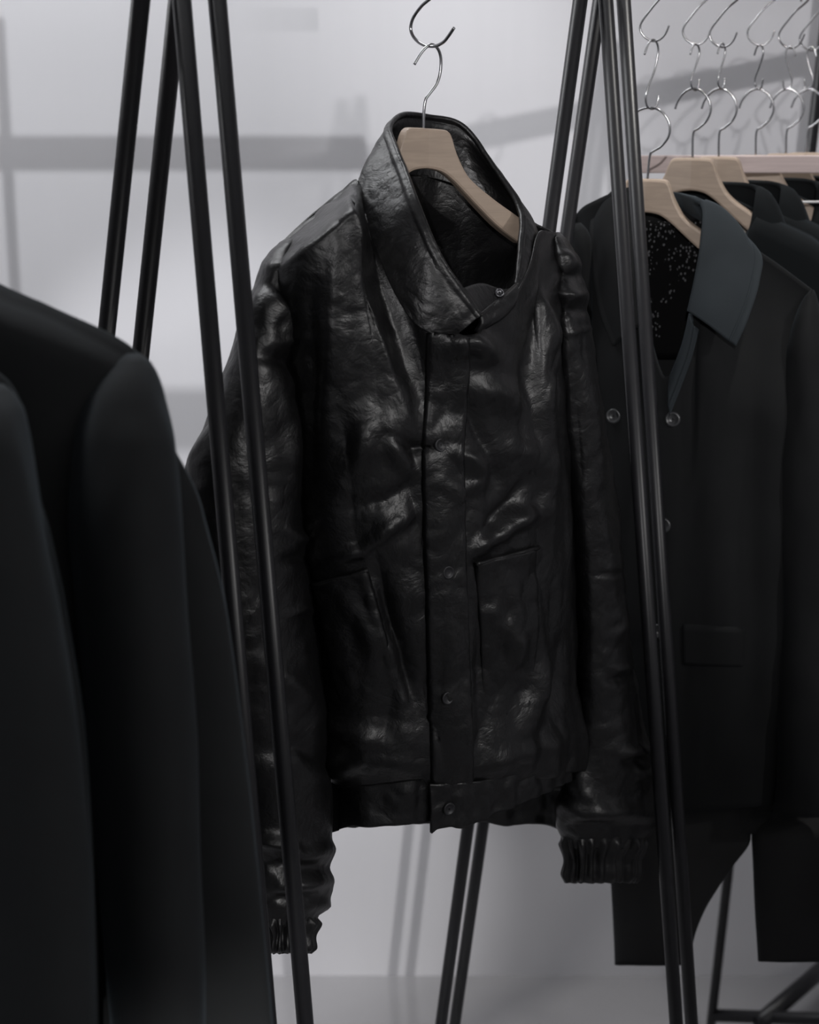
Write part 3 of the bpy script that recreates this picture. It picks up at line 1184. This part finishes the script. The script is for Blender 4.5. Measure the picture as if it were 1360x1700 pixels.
PF = [([(1250, 520), (1245, 800), (1240, 1200)], 30, -0.010), ([(1200, 620), (1195, 900), (1200, 1250)], 40, 0.008), ([(1290, 560), (1285, 900), (1285, 1250)], 22, 0.008), ([(1030, 700), (1020, 1000), (1030, 1300)], 26, 0.006), ([(1120, 720), (1110, 1000), (1115, 1330)], 16, 0.004)]


def p_front(P, i, j):
    px, py = topix(P)
    return fold_sum(PF, px, py) + 0.003 * fbm((P.x * 2, P.y, P.z * 0.5), 9, 3)


pf, pb = shell(FP, ptf, ptb, P_EDGES, phf, phb, lambda t, s: 0.085, lambda t, s: 0.022, 110, 120, 2.4, 0.4, 0.30)
pf = displace(pf, p_front, out=proom)
v1, f1 = gridmesh(pf)
v2, f2 = gridmesh(pb)
obj('body', v1 + v2, f1 + [tuple(k + len(v1) for k in reversed(q)) for q in f2], M['pea'], pc, solid=0.004)
PB = bvh_of(pf)
# lining seen in the neck
ln = []
for i in range(20):
    py = 362 + i * 12
    ln.append([FP.at(1042 + (1172 - 1042) * k / 19, py + 6 * math.sin(k / 19 * math.pi), -0.012) for k in range(20)])
obj('lining', *gridmesh(ln), M['lace'], pc, solid=0.001)


def flap(fold_l, outer, belly, mat, name, n=40, m=26, thick=0.006, fr=FP):
    a, b = spline(fold_l, n), spline(outer, n)
    rows = []
    for i in range(m):
        t = i / (m - 1)
        rows.append([fr.at(*[x * (1 - t) + y * t for x, y in zip(p, q)]) for p, q in zip(a, b)])
    rows = displace(rows, lambda P, i, j: belly * math.sin(math.pi * min(1, i / (m - 1) * 1.15) * 0.87) + 0.002 * fbm(P, 14, 2), out=lambda P: fr.n + Vector((0, 0, 0.3)))
    o = obj(name, *gridmesh(rows), mat, pc, solid=thick)
    # row of edge stitching, a raised welt
    k = m - 4
    obj('stitching', *tube([p + fr.n * 0.0012 for p in rows[k]], 0.0009, 6), mat, o)
    return o


flap([(1110, 318, -0.030), (1140, 322, -0.018), (1165, 336, 0.012), (1163, 400, 0.052), (1152, 465, 0.082), (1141, 516, 0.094)],
     [(1128, 336, -0.042), (1180, 352, -0.03), (1256, 419, 0.020), (1260, 470, 0.060), (1242, 530, 0.088), (1222, 575, 0.100)], 0.012, M['litwool'], 'collar')
flap([(1112, 318, -0.030), (1085, 316, -0.018), (1055, 322, 0.010), (1060, 400, 0.040), (1070, 465, 0.060), (1082, 530, 0.068)],
     [(1095, 334, -0.042), (1040, 332, -0.03), (990, 372, 0.010), (990, 440, 0.035), (1002, 520, 0.055), (1022, 575, 0.066)], 0.012, M['pea'], 'collar')
flap([(1144, 520, 0.094), (1132, 570, 0.094), (1112, 622, 0.09)], [(1160, 548, 0.097), (1146, 600, 0.094), (1112, 690, 0.09)], 0.006, M['litwool'], 'lapel', 24, 14, 0.004)
for px, py in ((1022, 690), (1118, 695), (1104, 871), (1010, 868), (1098, 1046)):
    c = on_surface(PB, px, py, 0.0032)
    if c is None:
        continue
    bo = obj('button', *disc(c, FP.n + Vector((0, 0, 0.12)), 0.0095, 0.0042, 24, 0.35), M['button'], pc)
    for ax, az in ((-1, 0), (1, 0), (0, -1), (0, 1)):
        q = c + FP.n * 0.0032 + FP.e * ax * 0.0021 + Vector((0, 0, az * 0.0021))
        obj('thread_hole', *disc(q, FP.n, 0.0009, 0.0006, 8), M['dark_lining'], bo)
fp = patch(PB, [(0, 1136), (1, 1138)], [(0, 1232), (1, 1230)], lambda q: 1035 + 6 * q, lambda q: 1100 + 4 * q, 14, 20, 0.004)
obj('pocket_flap', *gridmesh(displace(fp, lambda P, i, j: -0.003 if i == 0 else 0.0, out=proom)), M['pea'], pc, solid=0.003)
for rows in ([(480, 1344, 1353, 0.0, 0.008), (494, 1332, 1359, 0.0, 0.018), (525, 1316, 1366, 0.004, 0.032), (600, 1298, 1378, 0.015, 0.046), (800, 1288, 1392, 0.03, 0.052), (1000, 1290, 1395, 0.035, 0.05), (1200, 1288, 1388, 0.052, 0.038), (1357, 1284, 1376, 0.062, 0.034)],
             [(372, 950, 962, 0.03, 0.008), (392, 944, 975, 0.032, 0.014), (450, 938, 985, 0.035, 0.02), (600, 938, 992, 0.04, 0.024), (800, 942, 1000, 0.04, 0.024), (1000, 950, 1010, 0.04, 0.024), (1200, 960, 1016, 0.04, 0.024), (1340, 968, 1022, 0.04, 0.022)]):
    g = sleeve_rows(FP, rows, 80, 40)
    g = displace(g, lambda P, i, j: 0.006 * fbm((P.x * 1.5, P.y * 1.5, P.z * 0.8), 9, 3), True, axis_out(g))
    obj('sleeve', *gridmesh(g, True), M['pea'], pc, solid=0.003)

# ---- trousers under the coat
tr = thing('trousers', 'black trousers with wide legs hanging below the double-breasted coat', 'trousers', FP.world(0, 0, 0.6))
for rows in ([(1290, 1026, 1240, 0.012, 0.026), (1390, 1014, 1246, 0.012, 0.026), (1440, 1011, 1216, 0.012, 0.026), (1510, 1015, 1170, 0.012, 0.026), (1560, 1018, 1150, 0.012, 0.026), (1602, 1020, 1142, 0.012, 0.026)],
             [(1290, 1230, 1272, 0.010, 0.017), (1349, 1246, 1280, 0.006, 0.012), (1357, 1247, 1420, 0.006, 0.014), (1390, 1249, 1425, 0.012, 0.026), (1440, 1252, 1440, 0.012, 0.026), (1510, 1254, 1436, 0.012, 0.026), (1596, 1259, 1430, 0.012, 0.026)]):
    g = sleeve_rows(FP, rows, 40, 40)
    # slanting hem
    g = displace(g, lambda P, i, j: 0.003 * fbm((P.x * 2, P.y, P.z * 0.3), 12, 2), True, axis_out(g))
    obj('leg', *gridmesh(g, True), M['trouser'], tr, solid=0.002)
g = sleeve_rows(FP, [(860, 1070, 1240, 0.014, 0.012), (1000, 1050, 1262, 0.014, 0.016), (1180, 1030, 1270, 0.012, 0.018), (1300, 1026, 1282, 0.010, 0.018), (1350, 1024, 1286, 0.010, 0.018), (1384, 1022, 1286, 0.010, 0.018)], 20, 40)
obj('waist', *gridmesh(g, True), M['trouser'], tr, solid=0.002)

# ---- plain coats on the further hangers and on the left rack
def plain_coat(label, base, phi, mat, length=0.86, half=0.20, dep=0.017, group=None, flare=1.18, lining=None):
    """coat hung from the point base (top of its hanger), own coordinates"""
    fr = Frame(base.x, base.y, phi)
    root = thing('wool_coat', label, 'coat', base, group)
    z0 = base.z
    nr, ns = 60, 61
    for nm, sg in (('front', 1), ('back', -1)):
        rows = []
        for i in range(nr):
            t = i / (nr - 1)
            line = []
            for j in range(ns):
                s = -1 + 2 * j / (ns - 1)
                a = abs(s)
                zs = -0.030 - 0.088 * a - 0.020 * sm(0.75, 1, a)
                if a < 0.42:
                    q = 1 - (a / 0.42) ** 2
                    zs -= (0.17 if sg > 0 else 0.0) * q
                hw = half * (1 + (flare - 1) * t)
                z = z0 + zs + (-length - zs) * t
                ww = sg * dep * (max(0, 1 - a ** 6)) ** 0.5 * sm(-0.01, 0.02, t) * (1 + 0.1 * t)
                line.append(fr.world(s * hw, ww + 0.003 * math.sin(s * 14 + sg + t * 1.5) * t, z))
            rows.append(line)
        v, f = gridmesh(rows)
        if sg < 0:
            f = [tuple(reversed(q)) for q in f]
        obj(nm + '_panel', v, f, mat, root, solid=0.004)
    for sg in (-1, 1):
        g = []
        for i in range(50):
            t = i / 49
            cu = half * (0.93 + 0.22 * t) + 0.012 * math.sin(t * 3)
            cw = 0.012 * t * t
            rr = (0.016 + 0.040 * sm(0, 0.16, t)) * (1 - 0.20 * t)
            z = z0 - 0.128 - 0.60 * t
            g.append([fr.world(sg * cu + rr * math.cos(2 * math.pi * k / 28), cw + 0.017 * math.sin(2 * math.pi * k / 28) * (0.4 + 0.6 * sm(0, 0.16, t)), z + 0.045 * (1 - t) * (-sg * math.cos(2 * math.pi * k / 28)) * 0.6) for k in range(28)])
        g = displace(g, lambda P, i, j: 0.004 * fbm(P, 9, 2), True, axis_out(g))
        obj('sleeve', *gridmesh(g, True), mat, root, solid=0.003)
    # turned-down collar
    U, B = [], []
    for k in range(41):
        a = math.pi * (-0.36 + 1.72 * k / 40)          # open at the front
        c, s_ = math.cos(a), math.sin(a)
        dr = max(0, -s_)
        sgn = lambda x: math.copysign(abs(x) ** 0.55, x)
        U.append(fr.world(0.082 * sgn(c), -0.017 * sgn(s_), z0 - 0.043 - 0.11 * dr + 0.010 * max(0, s_)))
        B.append(fr.world(0.120 * sgn(c), -0.024 * sgn(s_), z0 - 0.092 - 0.13 * dr))
    rows = []
    for i in range(10):
        t = i / 9
        rows.append([p.lerp(q, t) + Vector((0, 0, 0.016 * math.sin(math.pi * t))) for p, q in zip(U, B)])
    obj('collar', *gridmesh(rows), mat, root, solid=0.005)
    if lining:
        rows = [[fr.world(-0.09 + 0.18 * j / 9, -dep * 0.6, z0 - 0.072 - 0.2 * i / 9) for j in range(10)] for i in range(10)]
        obj('lining', *gridmesh(rows), lining, root, solid=0.001)
    return root


gN = 'coats on the right rail'
N2 = plain_coat('dark wool coat with a turned-down collar, second along the right rail', HG[1].location.copy(), -18, M['wool2'], 0.80, 0.20, 0.017, gN, lining=M['cream'])
for i in range(2, 5):
    b = HG[i].location
    dup(N2, b, 'dark wool coat, %s along the right rail' % words_n[i], HG[i].rotation_euler.z)

# left rack coats, drawn in the plane of their hangers
phL = math.degrees(math.atan2(RN.y, RN.x))
railL = lambda s: Vector((Aa.x, Aa.y, 0)) - RD * s


def left_coat(label, s, top, edges, hem, sleeve, mat, depth_f=0.05, depth_b=0.03, folds=()):
    p = railL(s)
    fr = Frame(p.x, p.y, -20)
    root = thing('wool_coat', label, 'coat', fr.world(0, 0, 1.6), 'coats on the left rack')
    tp = [(a, b, 0.0) for a, b in top]
    f_, b_ = shell(fr, tp, tp, edges, hem, hem, lambda t, s: depth_f, lambda t, s: depth_b, 90, 70, 2.2, 0.18)
    dis = lambda P, i, j: fold_sum(folds, *topix(P)) + 0.003 * fbm((P.x * 2, P.y * 2, P.z * 0.4), 8, 2)
    f_ = displace(f_, dis, out=lambda P: fr.n)
    va, fa_ = gridmesh(f_)
    vb_, fb_ = gridmesh(b_)
    obj('body', va + vb_, fa_ + [tuple(k + len(va) for k in reversed(q)) for q in fb_], mat, root, solid=0.004)
    g = sleeve_rows(fr, sleeve, 90, 44)
    g = displace(g, lambda P, i, j: 0.004 * fbm((P.x * 2, P.y * 2, P.z * 0.5), 8, 2), True, axis_out(g))
    obj('sleeve', *gridmesh(g, True), mat, root, solid=0.003)
    # hanger above
    q = fr.at(top[0][0] + 60, top[0][1] - 40)
    return root, fr


left_coat('black wool coat with a rounded shoulder in front of the left rack legs', 0.27,
          [(-800, 640), (-640, 545), (-470, 450), (-350, 405), (-230, 405), (-60, 448), (0, 478), (100, 522), (170, 553), (215, 580), (246, 612)],
          [(400, -800, 246), (620, -810, 252), (745, -830, 299), (860, -850, 330), (1010, -870, 368), (1250, -890, 402), (1500, -900, 428), (1700, -910, 447), (2000, -920, 470)],
          [(-940, 1900), (0, 1900), (480, 1900)],
          [(592, 214, 230, 0.0, 0.012), (605, 190, 246, 0.0, 0.026), (630, 160, 260, 0.004, 0.040), (670, 135, 274, 0.012, 0.05), (740, 115, 293, 0.025, 0.058), (860, 110, 305, 0.04, 0.06), (1000, 125, 313, 0.045, 0.058), (1250, 150, 328, 0.05, 0.055), (1500, 170, 338, 0.055, 0.052), (1760, 185, 345, 0.06, 0.05)],
          M['wool'], 0.05, 0.035)
left_coat('charcoal wool coat at the left edge, nearest to the viewer', 0.39,
          [(-960, 760), (-780, 640), (-600, 545), (-480, 525), (-380, 525), (-260, 560), (-120, 590), (-40, 608), (0, 628), (22, 655)],
          [(500, -960, 20), (660, -970, 26), (860, -990, 70), (1000, -1000, 100), (1250, -1010, 136), (1500, -1020, 150), (1700, -1030, 156), (2000, -1040, 160)],
          [(-1060, 1900), (0, 1900), (170, 1900)],
          [(638, -20, 8, 0.0, 0.012), (650, -60, 22, 0.0, 0.026), (680, -110, 38, 0.01, 0.045), (760, -140, 56, 0.02, 0.06), (860, -135, 76, 0.03, 0.06), (1000, -120, 104, 0.04, 0.058), (1250, -95, 139, 0.05, 0.055), (1500, -80, 152, 0.055, 0.052), (1760, -70, 158, 0.06, 0.05)],
          M['wool3'], 0.05, 0.035)
for s, lab, z in ((0.27, 'pale wooden hanger inside the black wool coat on the left rack', 1.595), (0.39, 'pale wooden hanger inside the charcoal coat at the left edge', 1.54)):
    p = railL(s)
    hr = thing('clothes_hanger', lab, 'hanger', (p.x, p.y, z))
    fr = Frame(p.x, p.y, -20)
    obj('hanger_body', *hanger_body(fr, z, 0.12, 0.022), M['hanger'], hr, smooth=False, bevel=0.002)
    zt = ZR + 0.017
    obj('hook', *tube([fr.world(*q) for q in spline([(-0.026, 0, zt - 0.03), (-0.025, 0, zt - 0.004), (0, 0, zt + 0.012), (0.026, 0, zt - 0.006), (0.026, 0, zt - 0.04), (0.004, 0, zt - 0.075), (0, 0, zt - 0.10), (0, 0, z - 0.005)], 50)], 0.0016, 10), M['chrome'], hr)
